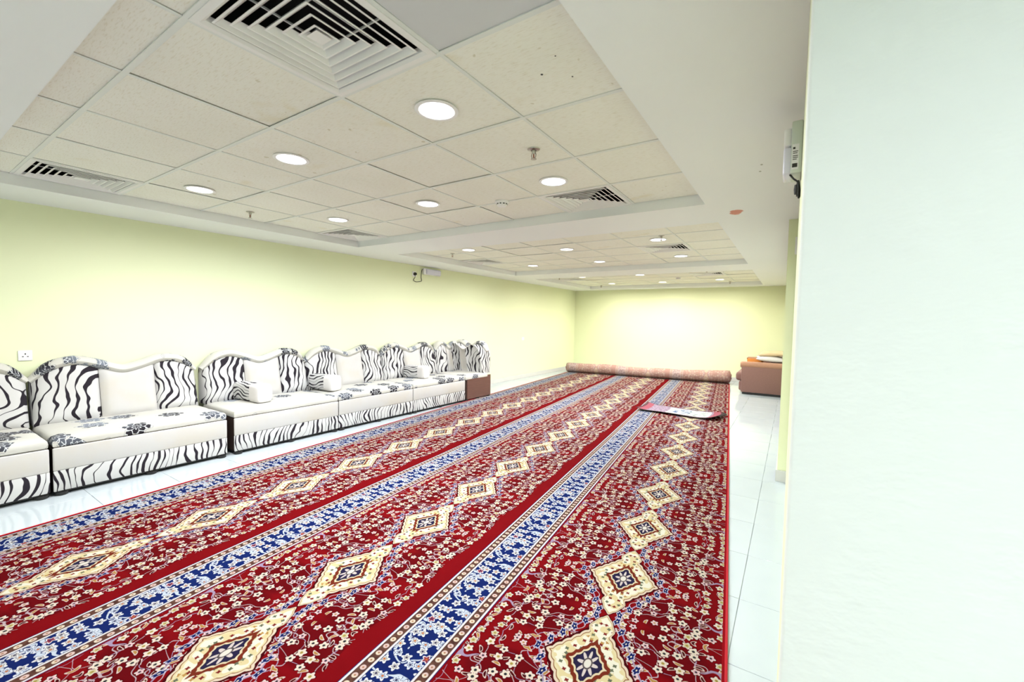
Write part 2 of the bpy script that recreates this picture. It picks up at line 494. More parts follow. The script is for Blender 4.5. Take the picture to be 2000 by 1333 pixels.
for i in range(nx0, 4):
    for j in range(-12, 21):
        x = -0.168 + (i + 0.5) * TX; y = 1.905 + (j + 0.5) * TY
        if (j >= -4 and i <= 0) and not (-3.6 < x < -1.3 and y < 10.0): continue
        bm_box(bm, x - TX / 2 + .0012, x + TX / 2 - .0012, y - TY / 2 + .0012, y + TY / 2 - .0012, -0.006, 0.0)
o = link('floor_tiling', finish(bm, 'floor_tiling'), 'floor_glaze', fl); o['kind'] = 'stuff'

struct(box('wall_left', 'lime_paint', None, XL - 0.15, XL, YN, YB, 0, 2.6), 'pale lime green painted long wall behind the zebra sofas')
struct(box('wall_back', 'lime_paint', None, XL - 0.15, XE, YB, YB + 0.15, 0, 2.6), 'pale yellow green painted end wall behind the rolled carpet')
# right side: pier close to the camera, wall running away from it, then a step forward
bm = bmesh.new()
vs, fs = bm_box(bm, 0.005, XE, 0.95, 4.44, 0, 2.6)
bmesh.ops.bevel(bm, geom=[e for e in bm.edges if all(abs(v.co.x - 0.005) < 1e-4 and abs(v.co.y - 0.95) < 1e-4 for v in e.verts)], offset=0.007, segments=3, profile=0.5, affect='EDGES')
for f in bm.faces:
    if f.calc_center_median().y < 0.958 and f.calc_center_median().z > 0.01: f.material_index = 1
struct(link('wall_right', finish(bm, 'wall_right', True), ['lime_paint', 'white_paint']), 'white rough painted wall end close to the camera, green side')
struct(box('wall_right_far', 'lime_paint', None, XR, XE, 4.44, YB, 0, 2.6), 'green wall stepping forward past the emergency light')
struct(box('wall_near', 'lime_paint', None, XL - 0.15, XE + 0.15, YN - 0.15, YN, 0, 2.6), 'wall behind the camera')
struct(box('wall_entry', 'lime_paint', None, XE, XE + 0.15, YN, 0.95, 0, 2.6), 'entry wall to the right of the camera')
struct(box('baseboard_left', 'skirting_tile', None, XL, XL + 0.012, YN, YB, 0, 0.10, bev=0.002, seg=1), 'grey tile skirting along the long wall')
struct(box('baseboard_back', 'skirting_tile', None, XL + 0.012, XR, YB - 0.012, YB, 0, 0.10, bev=0.002, seg=1), 'grey tile skirting along the end wall')
bm = bmesh.new()
bm_box(bm, XR - 0.012, 0.006, 4.428, 4.44, 0, 0.10); bm_box(bm, XR - 0.012, XR, 4.44, YB - 0.012, 0, 0.10)
struct(link('baseboard_right', finish(bm, 'baseboard_right'), 'skirting_tile'), 'grey tile skirting round the stepped right wall')

# ceiling: plaster soffit with four recessed bays
RX0, RX1 = -4.77, -0.598
BAYS = [(-3.42, -0.26), (0.442, 3.585), (4.262, 7.36), (8.146, 11.24)]
bm = bmesh.new()
bm_box(bm, XL, RX0, YN, YB, ZS, 2.58)
bm_box(bm, RX1, XE, YN, YB, ZS, 2.58)
edges = [YN] + [q for b in BAYS for q in b] + [YB]
for a, b in zip(edges[0::2], edges[1::2]): bm_box(bm, RX0, RX1, a, b, ZS, 2.58)
bm_box(bm, XL - 0.15, XE + 0.15, YN - 0.15, YB + 0.15, 2.58, 2.66)
ceil = struct(link('ceiling', finish(bm, 'ceiling'), 'soffit_paint'), 'white plaster soffit with recessed bays of cream ceiling tiles')
XLINES = [RX0 + 0.603 * k for k in range(1, 7)]
YL = {0: [-3.05 + 0.6 * k for k in range(5)], 1: [0.632, 1.226, 1.82, 2.412, 3.006], 2: [4.40, 5.0, 5.6, 6.2, 6.8], 3: [8.35, 8.95, 9.55, 10.15, 10.75]}
XC = {1: (-1.152, -1.755), 0: None}
VENT_CELLS = {1: [(0, 1), (5, 1), (0, 5), (5, 5)], 2: [(0, 3), (5, 3)], 3: [(0, 2), (5, 2)]}
tile_cache = {}
def ceiling_tile(x0, x1, y0, y1, mat, tilt=0.0, dz=0.0):
    g = 0.008
    key = (round(x1 - x0, 3), round(y1 - y0, 3), mat)
    if key not in tile_cache:
        hx, hy = (x1 - x0) / 2 - g, (y1 - y0) / 2 - g
        me = box_me('ceiling_tile', -hx, hx, -hy, hy, 0.0, 0.012, bev=0.002, seg=1); me.materials.append(M(mat)); tile_cache[key] = me
    o = bpy.data.objects.new('ceiling_tile', tile_cache[key]); C.objects.link(o); o.parent = ceil
    o.location = ((x0 + x1) / 2, (y0 + y1) / 2, ZT + 0.001 + dz); o.rotation_euler = (0, 0, tilt)
    return o
LIGHT_XY = []
for bi in range(4):
    y0, y1 = BAYS[bi]
    ys = [y0] + YL[bi] + [y1]; xs = [RX0] + XLINES + [RX1]
    for i in range(7):
        for j in range(6):
            if (i, j) in VENT_CELLS.get(bi, []): continue
            plain = bi == 1 and i == 6 and j == 1
            dz = random.choice((0, 0, 0, 0.001, 0.003))
            to = ceiling_tile(xs[i], xs[i + 1], ys[j], ys[j + 1], 'tile_plain' if plain else 'tile_vinyl', random.uniform(-0.003, 0.003) if not plain else 0.012, dz)
            if bi == 1 and i == 6 and j == 2:
                for hx, hy, hr in ((-0.892, 1.547, 0.006), (-0.793, 1.625, 0.004), (-0.789, 1.468, 0.0035)):
                    lathe('screw_hole', 'ink', to, [(0.0, 0.001), (hr, 0.001), (hr * 0.9, -0.0008), (0.0, -0.0009)], 10, 'z', (hx - to.location.x, hy - to.location.y, 0))
    for y in YL[bi]:
        box('tee_bar', 'tee_metal', ceil, RX0 + 0.0005, RX1 - 0.0005, y - 0.011, y + 0.011, ZT - 0.003, ZT + 0.0005)
    for x in XLINES:
        for a, b in zip(ys, ys[1:]):
            a2 = a + (0.011 if a != y0 else 0.0005); b2 = b - (0.011 if b != y1 else 0.0005)
            box('tee_bar', 'tee_metal', ceil, x - 0.009, x + 0.009, a2, b2, ZT - 0.002, ZT + 0.0005)

# ------------------------------------------------------------------ air diffusers
def sq_ring(bm, prof):
    """closed profile of (half size, z) swept round a square"""
    rings = [[bm.verts.new((sx * h, sy * h, z)) for sx, sy in ((-1, -1), (1, -1), (1, 1), (-1, 1))] for h, z in prof]
    n = len(rings)
    for a in range(n):
        A, B = rings[a], rings[(a + 1) % n]
        for i in range(4): bm.faces.new((A[i], A[(i + 1) % 4], B[(i + 1) % 4], B[i]))
def make_diffuser():
    t = thing('air_diffuser', '', 'air vent')
    bm = bmesh.new(); sq_ring(bm, [(0.292, 0.004), (0.292, -0.004), (0.268, -0.006), (0.256, 0.002), (0.250, 0.02), (0.262, 0.02)])
    link('frame', finish(bm, 'frame'), 'vent_white', t)
    for k in range(6):
        h = 0.243 - 0.0385 * k
        bm = bmesh.new(); sq_ring(bm, [(h, -0.003), (h - 0.007, -0.004), (h - 0.026, 0.015), (h - 0.023, 0.016)])
        link('louvre', finish(bm, 'louvre'), 'vent_white', t)
    bm = bmesh.new()
    a = [bm.verts.new((sx * 0.030, sy * 0.030, -0.003)) for sx, sy in ((-1, -1), (1, -1), (1, 1), (-1, 1))]
    b = [bm.verts.new((sx * 0.006, sy * 0.006, 0.030)) for sx, sy in ((-1, -1), (1, -1), (1, 1), (-1, 1))]
    bm.faces.new(a); bm.faces.new(b)
    for i in range(4): bm.faces.new((a[i], a[(i + 1) % 4], b[(i + 1) % 4], b[i]))
    link('centre_cone', finish(bm, 'centre_cone'), 'vent_white', t)
    bm = bmesh.new()
    for s in (-1, 1):
        bm_box(bm, -0.24, 0.24, s * 0.09 - 0.003, s * 0.09 + 0.003, 0.038, 0.044)
        bm_box(bm, s * 0.09 - 0.003, s * 0.09 + 0.003, -0.24, 0.24, 0.045, 0.051)
    link('brace', finish(bm, 'brace'), 'vent_white', t)
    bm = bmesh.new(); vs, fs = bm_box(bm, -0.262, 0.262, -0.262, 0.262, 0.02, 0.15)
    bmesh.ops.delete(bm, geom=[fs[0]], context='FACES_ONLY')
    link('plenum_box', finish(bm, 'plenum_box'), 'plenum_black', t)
    return t
VL = {(1, 5, 1): 'large white square air diffuser at the top of the picture, nearest the camera',
      (1, 0, 1): 'white square air diffuser at the left picture edge, by the green wall',
      (1, 5, 5): 'white square air diffuser beside the bluish downlight, right end of near bay',
      (1, 0, 5): 'white square air diffuser in far left corner of the near ceiling bay',
      (2, 5, 3): 'white square air diffuser between two downlights in the middle bay, right',
      (2, 0, 3): 'flat-looking square air diffuser at left edge of the middle ceiling bay',
      (3, 5, 2): 'white square air diffuser on the right of the farthest ceiling bay',
      (3, 0, 2): 'thin-looking square air diffuser at left edge of the farthest ceiling bay'}
dif = None
for (bi, i, j), lab in VL.items():
    ys = [BAYS[bi][0]] + YL[bi] + [BAYS[bi][1]]; xs = [RX0] + XLINES + [RX1]
    if dif is None: dif = make_diffuser(); o = dif
    else: o = copy_tree(dif)
    o.location = ((xs[i] + xs[i + 1]) / 2, (ys[j] + ys[j + 1]) / 2, ZT - 0.001)
    o['label'] = lab; o['group'] = 'square ceiling air diffusers'

# ------------------------------------------------------------------ downlights
TONE = {'cool': (0.84, 0.91, 1.0), 'neutral': (1.0, 0.985, 1.0), 'warm': (1.0, 0.95, 0.84)}
for k, c in TONE.items(): material('lamp_' + k, (0.9, 0.9, 0.9), 0.5, 0.2, emit=(c, 4.0)).cycles.emission_sampling = 'NONE'
ring_me = None
def downlight(x, y, z, tone, label, r=0.085, power=1.0):
    t = thing('downlight', label, 'ceiling light', (x, y, z), 0, 'round recessed ceiling downlights')
    lathe('trim_ring', 'plastic_white', t, [(r + 0.002, 0.003), (r + 0.017, 0.002), (r + 0.019, -0.002), (r + 0.012, -0.005), (r + 0.001, -0.004), (r - 0.001, -0.001), (r - 0.001, 0.003)], 32)
    lathe('lens', 'lamp_' + tone, t, [(r - 0.002, -0.001), (r - 0.002, -0.0025), (r * 0.6, -0.004), (0.0, -0.0045)], 32)
    ld = bpy.data.lights.new('downlight_beam', 'AREA'); ld.shape = 'DISK'; ld.size = 2 * r - 0.006; ld.energy = LAMP_W * power
    ld.color = TONE[tone]; ld.spread = LAMP_SPREAD
    lo = bpy.data.objects.new('downlight_beam', ld); C.objects.link(lo); lo.parent = t; lo.location = (0, 0, -0.0062)
    return t
DL = [(1, -1.463, 1.541, 'neutral', 'biggest glowing downlight, just past the large air diffuser'),
      (1, -2.693, 1.527, 'neutral', 'bright white downlight in the middle of the near row'),
      (1, -3.984, 1.513, 'neutral', 'bright white downlight nearest the left air diffuser'),
      (1, -1.466, 2.740, 'cool', 'bluish downlight beside the right air diffuser of the near bay'),
      (1, -2.679, 2.726, 'cool', 'bluish downlight in the middle, left of the smoke detector'),
      (1, -3.917, 2.703, 'cool', 'bluish downlight beside the far left diffuser of the near bay'),
      (2, -1.380, 5.244, 'cool', 'downlight hidden partly by a sprinkler in the middle bay, right'),
      (2, -2.642, 5.369, 'neutral', 'round glowing downlight, centre of near row in the middle bay'),
      (2, -3.897, 4.780, 'neutral', 'round glowing downlight at left corner of the middle ceiling bay'),
      (2, -1.414, 6.648, 'cool', 'flat downlight just beyond the right diffuser of the middle bay'),
      (2, -2.691, 6.687, 'neutral', 'glowing downlight, centre of far row in the middle bay'),
      (2, -3.944, 6.665, 'neutral', 'glowing downlight, left of far row in the middle bay'),
      (3, -1.425, 8.700, 'neutral', 'downlight in front of the right diffuser of the farthest bay'),
      (3, -2.680, 8.874, 'cool', 'dim lilac downlight, centre of near row in the farthest bay'),
      (3, -3.939, 8.774, 'warm', 'small warm downlight, left of near row in the farthest bay'),
      (3, -1.386, 10.46, 'warm', 'warm downlight, right of last row near the end wall'),
      (3, -2.655, 10.606, 'warm', 'warm downlight, middle of last row near the end wall'),
      (3, -3.901, 10.558, 'warm', 'warm downlight, left of last row near the end wall')]
for b, x, y, tone, lab in DL: downlight(x, y, ZT - 0.003, tone, lab)
for n_, (x, y) in enumerate([(-1.46, -1.0), (-2.69, -1.0), (-3.95, -1.0), (-1.46, -2.4), (-2.69, -2.4), (-3.95, -2.4)]):
    downlight(x, y, ZT - 0.003, 'neutral', ['downlight near right, bay behind the camera', 'downlight near middle, bay behind the camera', 'downlight near left, bay behind the camera', 'downlight rear right, bay behind the camera', 'downlight rear middle, bay behind the camera', 'downlight rear left, bay behind the camera'][n_], power=0.35)
downlight(0.75, -0.55, ZS - 0.004, 'cool', 'nearer added fill lamp behind the camera, brightening the white wall end, unseen', power=1.0)  # unseen lamp added to brighten the white wall end
downlight(0.75, -1.95, ZS - 0.004, 'cool', 'rear added fill lamp behind the camera, brightening the white wall end, unseen', power=1.0)  # second added lamp, evens out the light on the wall end

# ------------------------------------------------------------------ sprinklers, smoke detector
def make_sprinkler():
    t = thing('fire_sprinkler', '', 'sprinkler')
    lathe('escutcheon', 'chrome', t, [(0.0, 0.0), (0.036, -0.001), (0.034, -0.005), (0.016, -0.010), (0.014, -0.004)], 20)
    lathe('body', 'chrome', t, [(0.012, -0.004), (0.012, -0.022), (0.009, -0.026), (0.0, -0.026)], 12)
    bm = bmesh.new()
    for s in (-1, 1):
        bm_tube(bm, [(s * 0.010, 0, -0.022), (s * 0.015, 0, -0.035), (s * 0.012, 0, -0.048), (0, 0, -0.056)], 0.0028, 6)
    link('yoke_arms', finish(bm, 'yoke_arms', True), 'chrome', t)
    lathe('bulb', 'rust_red', t, [(0.0, -0.026), (0.004, -0.030), (0.004, -0.050), (0.0, -0.055)], 8)
    lathe('deflector', 'chrome', t, [(0.0, -0.055), (0.017, -0.057), (0.017, -0.059), (0.0, -0.060)], 14)
    return t
SP = [(-1.300, 2.180, ZT, 'steel fire sprinkler hanging between the big downlight and bluish downlight'),
      (-4.405, 2.090, ZT, 'steel fire sprinkler at the left edge of the near ceiling bay'),
      (-4.330, 4.930, ZT, 'small fire sprinkler beside leftmost downlight of the middle bay'),
      (-1.290, 5.030, ZT, 'steel fire sprinkler in front of the right downlight, middle bay'),
      (-4.420, 8.640, ZT, 'tiny fire sprinkler at near left corner of the farthest bay'),
      (-4.370, 11.03, ZT, 'tiny fire sprinkler by the end wall, far left'),
      (-1.246, 11.03, ZT, 'tiny fire sprinkler by the end wall, far right'),
      (-1.340, 8.45, ZT, 'tiny fire sprinkler before the right diffuser of the farthest bay')]
spr = None
for x, y, z, lab in SP:
    if spr is None: spr = make_sprinkler(); o = spr
    else: o = copy_tree(spr)
    o.location = (x, y, z + 0.001); o['label'] = lab; o['group'] = 'ceiling fire sprinklers'
def detector(x, y, lab):
    t = thing('smoke_detector', lab, 'smoke detector', (x, y, ZT + 0.001))
    lathe('base', 'plastic_white', t, [(0.0, 0.0), (0.058, 0.0), (0.058, -0.012), (0.052, -0.018), (0.0, -0.018)], 28)
    lathe('sensor_head', 'plastic_white', t, [(0.044, -0.018), (0.044, -0.032), (0.034, -0.044), (0.0, -0.046)], 28)
    bm = bmesh.new()
    for k in range(10):
        a = 2 * PI * k / 10
        m = Matrix.Rotation(a, 4, 'Z')
        vs, _ = bm_box(bm, 0.0425, 0.0455, -0.007, 0.007, -0.030, -0.022)
        bmesh.ops.transform(bm, matrix=m, verts=vs)
    link('sensor_slots', finish(bm, 'sensor_slots'), 'ink', t)
detector(-2.08, 2.985, 'round white smoke detector on the near ceiling bay, right of centre')
detector(-2.10, 9.70, 'small dark smoke detector on the farthest ceiling bay')

# ------------------------------------------------------------------ carpet with rolled-up end
CA = math.radians(6.25)
carpet = thing('carpet', 'red floral runner carpet in three lanes with blue borders and cream medallions', 'carpet', (-0.169, 1.829, 0), CA)
UW, V0, V1 = 3.955, -2.15, 9.28
def carpet_sheet():
    me = bpy.data.meshes.new('woven_sheet'); bm = bmesh.new(); uvl = bm.loops.layers.uv.new('UVMap')
    nu, nv = 12, 60; T = 0.011
    grid = []
    for j in range(nv + 1):
        v = V0 + (V1 - V0) * j / nv
        grid.append([bm.verts.new((-UW * i / nu, v, T + (0.002 * math.sin(v * 2.1 + i) if 0 < i < nu else 0))) for i in range(nu + 1)])
    for j in range(nv):
        for i in range(nu): bm.faces.new((grid[j][i], grid[j][i + 1], grid[j + 1][i + 1], grid[j + 1][i]))
    ext = bmesh.ops.extrude_edge_only(bm, edges=[e for e in bm.edges if e.is_boundary])
    for q in ext['geom']:
        if isinstance(q, bmesh.types.BMVert): q.co.z = 0.0005
    bmesh.ops.recalc_face_normals(bm, faces=bm.faces[:])
    for f in bm.faces:
        for l in f.loops: l[uvl].uv = (-l.vert.co.x, l.vert.co.y)
    bm.to_mesh(me); bm.free()
    me.polygons.foreach_set('use_smooth', [True] * len(me.polygons)); me.set_sharp_from_angle(angle=math.radians(40))
    if me.polygons[0].normal.z < 0: me.flip_normals()
    return link('woven_sheet', me, 'carpet_pile', carpet)
carpet_sheet()
def carpet_roll():
    bm = bmesh.new(); uvl = bm.loops.layers.uv.new('UVMap')
    turns, per, nu = 4.0, 28, 40
    n = int(turns * per); rows = []; arcs = []; arc = V1; prev = None
    for k in range(n + 1):
        a = -PI / 2 + 2 * PI * k / per
        row = []
        for i in range(nu + 1):
            u = UW * i / nu
            f = 1.0 + 0.05 * math.sin(u * 2.3 + 0.6) + 0.03 * math.sin(u * 5.1) - 0.02 * u + (0.10 if u < 0.35 else 0) * (1 - u / 0.35)
            r = (0.145 - 0.026 * k / per) * f
            sq = 1.0 - 0.08 * max(0, -math.sin(a))
            row.append(bm.verts.new((-u - 0.004 * math.sin(a * 3 + k * 0.05) * (1 if i in (0, nu) else 0) - 0.012 * (k / per) * (1 if i == nu else (-1 if i == 0 else 0)), V1 + r * math.cos(a), 0.002 + 0.145 * f + r * sq * math.sin(a))))
        if prev: arc += (row[nu // 2].co - prev[nu // 2].co).length
        rows.append(row); arcs.append(arc); prev = row
    for k in range(n):
        for i in range(nu):
            f = bm.faces.new((rows[k][i], rows[k][i + 1], rows[k + 1][i + 1], rows[k + 1][i]))
            for l, (kk, ii) in zip(f.loops, ((k, i), (k, i + 1), (k + 1, i + 1), (k + 1, i))): l[uvl].uv = (UW * ii / nu, arcs[kk])
    me = bpy.data.meshes.new('rolled_end'); bm.to_mesh(me); bm.free()
    me.polygons.foreach_set('use_smooth', [True] * len(me.polygons))
    o = link('rolled_end', me, 'carpet_back', carpet)
    s = o.modifiers.new('thickness', 'SOLIDIFY'); s.thickness = 0.009; s.offset = 0.0
    o['label'] = 'faded pinkish back of the carpet, rolled up'
carpet_roll()
for side, x in ((0, 0.006), (1, -UW - 0.006)):
    box('edge_binding', 'red_binding', carpet, x - 0.006, x + 0.006, V0, V1, 0.0, 0.013, bev=0.004)

# prayer rug --------------------------------------------------------------
def prayer_rug():
    t = thing('prayer_rug', 'small prayer rug with blue and white panel lying across the red carpet', 'rug', (-1.44, 6.93, 0.012), math.radians(3))
    L_, W_ = 1.15, 0.62
    bm = bmesh.new(); uvl = bm.loops.layers.uv.new('UVMap'); nu, nv = 40, 14
    def zz(u, v):
        z = 0.012 + 0.012 * math.sin(u * 5 + 1) * (v / W_) * 0.5
        z += 0.055 * max(0, (u - 0.86) / 0.29) ** 2 * (1.15 - v / W_)
        z += 0.030 * max(0, (0.16 - u) / 0.16) ** 1.5
        z += 0.022 * max(0, (0.12 - v) / 0.12) * (0.5 + 0.5 * math.sin(u * 4.2))
        return z
    def P(u, v): return (u - L_ / 2 + 0.05 * math.sin(v * 4), v - W_ / 2 - 0.10 * (u / L_ - 0.5) + 0.05 * (u / L_ - 0.5) ** 2, zz(u, v))
    g = [[bm.verts.new(P(L_ * i / nu, W_ * j / nv)) for i in range(nu + 1)] for j in range(nv + 1)]
    for j in range(nv):
        for i in range(nu):
            f = bm.faces.new((g[j][i], g[j][i + 1], g[j + 1][i + 1], g[j + 1][i]))
            for l, (jj, ii) in zip(f.loops, ((j, i), (j, i + 1), (j + 1, i + 1), (j + 1, i))): l[uvl].uv = (L_ * ii / nu, W_ * jj / nv)
    me = bpy.data.meshes.new('pile'); bm.to_mesh(me); bm.free(); me.polygons.foreach_set('use_smooth', [True] * len(me.polygons))
    o = link('pile', me, ['prayer_rug_pile', 'rug_underside'], t)
    s = o.modifiers.new('thickness', 'SOLIDIFY'); s.thickness = 0.008; s.offset = -1.0; s.material_offset = 1; s.material_offset_rim = 1
    bm = bmesh.new()
    for k in range(46):
        v = W_ * (k + 0.5) / 46; p = Vector(P(L_, v)); q = Vector(P(L_ * 0.97, v)); d = (p - q).normalized()
        bm_tube(bm, [p - d * 0.004, p + d * 0.03 + Vector((0, random.uniform(-.006, .006), -0.006)), p + d * random.uniform(0.045, 0.06) + Vector((0, random.uniform(-.01, .01), -0.024))], 0.0022, 4)
    link('fringe', finish(bm, 'fringe'), 'rug_underside', t)['kind'] = 'stuff'
prayer_rug()

# ------------------------------------------------------------------ floor sofas along the left wall
XF = -4.575                      # front plane
DEPTH = XF - XL                  # 0.855
def crest_z(s):
    """height of the scalloped crest over 0..1"""
    pts = [(0.0, 0.83), (0.05, 0.915), (0.13, 0.985), (0.24, 1.01), (0.36, 0.965), (0.5, 0.895), (0.62, 0.935), (0.74, 0.995), (0.86, 0.985), (0.95, 0.92), (1.0, 0.83)]
    for (a, za), (b, zb) in zip(pts, pts[1:]):
        if s <= b:
            t = (s - a) / (b - a); t = t * t * (3 - 2 * t) if 0 else t
            return za + (zb - za) * t
    return pts[-1][1]
def crest_smooth(s): return sum(crest_z(min(1, max(0, s + d))) * w for d, w in ((-.04, .15), (-.02, .22), (0, .26), (.02, .22), (.04, .15)))
SEAT = 0.44
def puff_panel(name, mat, parent, L_, y0, y1, x_back, x_front, bulge, swap=False, x0s=0.0):
    """one upholstered vertical panel of a back, y0..y1 along its length L_, its top following the crest"""
    bm = bmesh.new(); ny, nz = 14, 12
    def top(y): return crest_smooth(y / L_) - 0.05
    front, back = [], []
    for j in range(nz + 1):
        rf, rb = [], []
        for i in range(ny + 1):
            a, b = i / ny, j / nz
            y = y0 + (y1 - y0) * a; z = SEAT - 0.01 + (top(y) - SEAT + 0.01) * b
            e = (1 - abs(2 * a - 1) ** 6) ** 0.5 * (1 - abs(2 * b - 1) ** 5) ** 0.5
            x = x_front - 0.10 * b + bulge * (e - 1)
            rf.append((x, y, z)); rb.append((x_back, y, z))
        front.append(rf); back.append(rb)
    def vv(p): return bm.verts.new((p[1] + x0s, p[0], p[2]) if swap else p)
    F = [[vv(p) for p in r] for r in front]; B = [[vv(p) for p in r] for r in back]
    for j in range(nz):
        for i in range(ny):
            bm.faces.new((F[j][i], F[j][i + 1], F[j + 1][i + 1], F[j + 1][i])); bm.faces.new((B[j][i], B[j + 1][i], B[j + 1][i + 1], B[j][i + 1]))
    for j in range(nz):
        bm.faces.new((F[j][0], F[j + 1][0], B[j + 1][0], B[j][0])); bm.faces.new((F[j][ny], B[j][ny], B[j + 1][ny], F[j + 1][ny]))
    for i in range(ny):
        bm.faces.new((F[nz][i], F[nz][i + 1], B[nz][i + 1], B[nz][i])); bm.faces.new((F[0][i], B[0][i], B[0][i + 1], F[0][i + 1]))
    return link(name, finish(bm, name, True), mat, parent)
def crest_roll(parent, L_, xc, mat, swap=False, x0s=0.0):
    bm = bmesh.new(); n, k = 44, 12; rings = []
    pts = [(L_ * i / n, crest_smooth(i / n) - 0.045) for i in range(n + 1)]
    for i, (y, z) in enumerate(pts):
        ya, za = pts[max(i - 1, 0)]; yb, zb = pts[min(i + 1, n)]
        t = Vector((yb - ya, zb - za)).normalized(); nrm = Vector((-t.y, t.x))
        e = min(1.0, 0.55 + 4.5 * min(i, n - i) / n)
        ring = []
        for q in range(k):
            a = 2 * PI * q / k
            p = (xc + 0.075 * e * math.cos(a), y + nrm.x * 0.046 * e * math.sin(a), z + nrm.y * 0.046 * e * math.sin(a))
            ring.append(bm.verts.new((p[1] + x0s, p[0], p[2]) if swap else p))
        rings.append(ring)
    for a, b in zip(rings, rings[1:]):
        for q in range(k): bm.faces.new((a[q], a[(q + 1) % k], b[(q + 1) % k], b[q]))
    bm.faces.new(rings[0]); bm.faces.new(rings[-1])
    return link('crest', finish(bm, 'crest', True), mat, parent)
def seat_cushion(parent, x0, x1, y0, y1, z0, z1, mat):
    bm = bmesh.new(); rings = []
    h = z1 - z0
    for ins, z in ((0.012, z0), (0.003, z0 + 0.008), (0.0, z0 + h * 0.45), (0.004, z1 - 0.018), (0.014, z1 - 0.006), (0.03, z1), (0.09, z1 + 0.007), (0.20, z1 + 0.012), (0.30, z1 + 0.013)):
        i2 = min(ins, (x1 - x0) / 2 - 0.02, (y1 - y0) / 2 - 0.02); ring = []
        X0, X1, Y0, Y1 = x0 + i2, x1 - i2, y0 + i2, y1 - i2; n = 8
        for k in range(n): ring.append((X0 + (X1 - X0) * k / n, Y0))
        for k in range(n): ring.append((X1, Y0 + (Y1 - Y0) * k / n))
        for k in range(n): ring.append((X1 - (X1 - X0) * k / n, Y1))
        for k in range(n): ring.append((X0, Y1 - (Y1 - Y0) * k / n))
        rings.append([bm.verts.new((p[0], p[1], z)) for p in ring])
    for a, b in zip(rings, rings[1:]):
        for i in range(len(a)): bm.faces.new((a[i], a[(i + 1) % len(a)], b[(i + 1) % len(a)], b[i]))
    bm.faces.new(rings[0]); bm.faces.new(rings[-1])
    return link('seat_cushion', finish(bm, 'seat_cushion', True), mat, parent)
def base_parts(t, L_, front_wood=False):
    D = DEPTH - 0.03
    b = box('base_box', 'dark_wood', t, -D + 0.02, -0.018, 0.003, L_ - 0.003, 0.045, 0.362)
    box('plinth', 'black_rubber', t, -D + 0.03, -0.012, 0.01, L_ - 0.01, 0.022, 0.045)
    for x in (-0.028, -D + 0.10):
        for y in (0.045, L_ / 2, L_ - 0.045):
            lathe('foot', 'black_rubber', t, [(0.0, 0.0), (0.034, 0.0), (0.040, 0.006), (0.040, 0.024), (0.0, 0.024)], 14, 'z', (x, y, 0))
    if front_wood:
        box('front_board', 'walnut_laminate', t, -0.018, 0.0, 0.055, L_ - 0.0, 0.028, 0.40, bev=0.002, seg=1)
    else:
        # lower zebra band and upper plain band of the upholstered front
        box('front_skirt', 'zebra_skirt', t, -0.0185, -0.002, 0.002, L_ - 0.002, 0.034, 0.192, bev=0.006)
        box('front_band', 'cream_fabric', t, -0.0185, 0.0, 0.002, L_ - 0.002, 0.190, 0.366, bev=0.010, seg=3)
def sofa(y0, L_, label, cuts=(0.36, 0.70)):
    t = thing('floor_sofa', label, 'sofa', (XF, y0, 0), 0, 'zebra striped floor sofas along the green wall')
    base_parts(t, L_)
    seat_cushion(t, -0.70, -0.010, 0.004, L_ - 0.004, 0.366, SEAT, 'floral_seat')
    xb, xf, bl = -DEPTH + 0.04, -0.585, 0.05
    a, b = L_ * cuts[0], L_ * cuts[1]
    puff_panel('zebra_panel', 'zebra_fabric', t, L_, 0.006, a, xb, xf, bl)
    puff_panel('plain_panel', 'cream_fabric', t, L_, a, b, xb, xf, bl * 0.8)
    puff_panel('zebra_panel', 'zebra_fabric', t, L_, b, L_ - 0.006, xb, xf, bl)
    crest_roll(t, L_, -DEPTH + 0.105, 'floral_crest')
    return t
sofa(-0.440, 1.185, 'zebra striped floor sofa cut off by the left picture edge')
sofa(0.758, 1.182, 'zebra striped floor sofa nearest the socket, second from the left edge')
sofa(2.000, 1.165, 'zebra striped floor sofa in the middle, carrying the nearest bolster cushion')
sofa(3.170, 1.216, 'zebra striped floor sofa fourth from the left, beside the middle bolster')
sofa(4.390, 1.180, 'zebra striped floor sofa just before the wooden-fronted corner unit', (0.38, 0.68))
t = thing('corner_sofa', 'corner floor sofa unit with bare brown wooden front at the far end', 'sofa', (XF, 5.575, 0), 0, 'zebra striped floor sofas along the green wall')
LC = 0.72
base_parts(t, LC, True)
seat_cushion(t, -0.70, 0.004, 0.004, LC - 0.10, 0.364, SEAT, 'floral_seat')
for a, b, nm, mt in ((0.006, 0.27, 'zebra_panel', 'zebra_fabric'), (0.27, 0.42, 'plain_panel', 'cream_fabric'), (0.42, 0.60, 'zebra_panel', 'zebra_fabric')):
    puff_panel(nm, mt, t, LC, a, b, -DEPTH + 0.04, -0.585, 0.04)
crest_roll(t, LC, -DEPTH + 0.105, 'floral_crest')
LX = 0.78
for a, b, nm, mt in ((0.12, 0.30, 'zebra_panel', 'zebra_fabric_across'), (0.30, 0.44, 'plain_panel', 'cream_fabric'), (0.44, LX - 0.006, 'zebra_panel', 'zebra_fabric_across')):
    # the second back stands across the end: local y is depth
    o = puff_panel(nm, mt, t, LX, a, b, -0.02, -0.20, 0.04, swap=False)
    me = o.data
    for v in me.vertices:
        x, y, z = v.co
        v.co = (-DEPTH + 0.06 + y, LC + x + 0.02, z)
    me.flip_normals() if False else None
    bm = bmesh.new(); bm.from_mesh(me); bmesh.ops.recalc_face_normals(bm, faces=bm.faces[:]); bm.to_mesh(me); bm.free()
o = crest_roll(t, LX, 0.0, 'floral_crest_across')
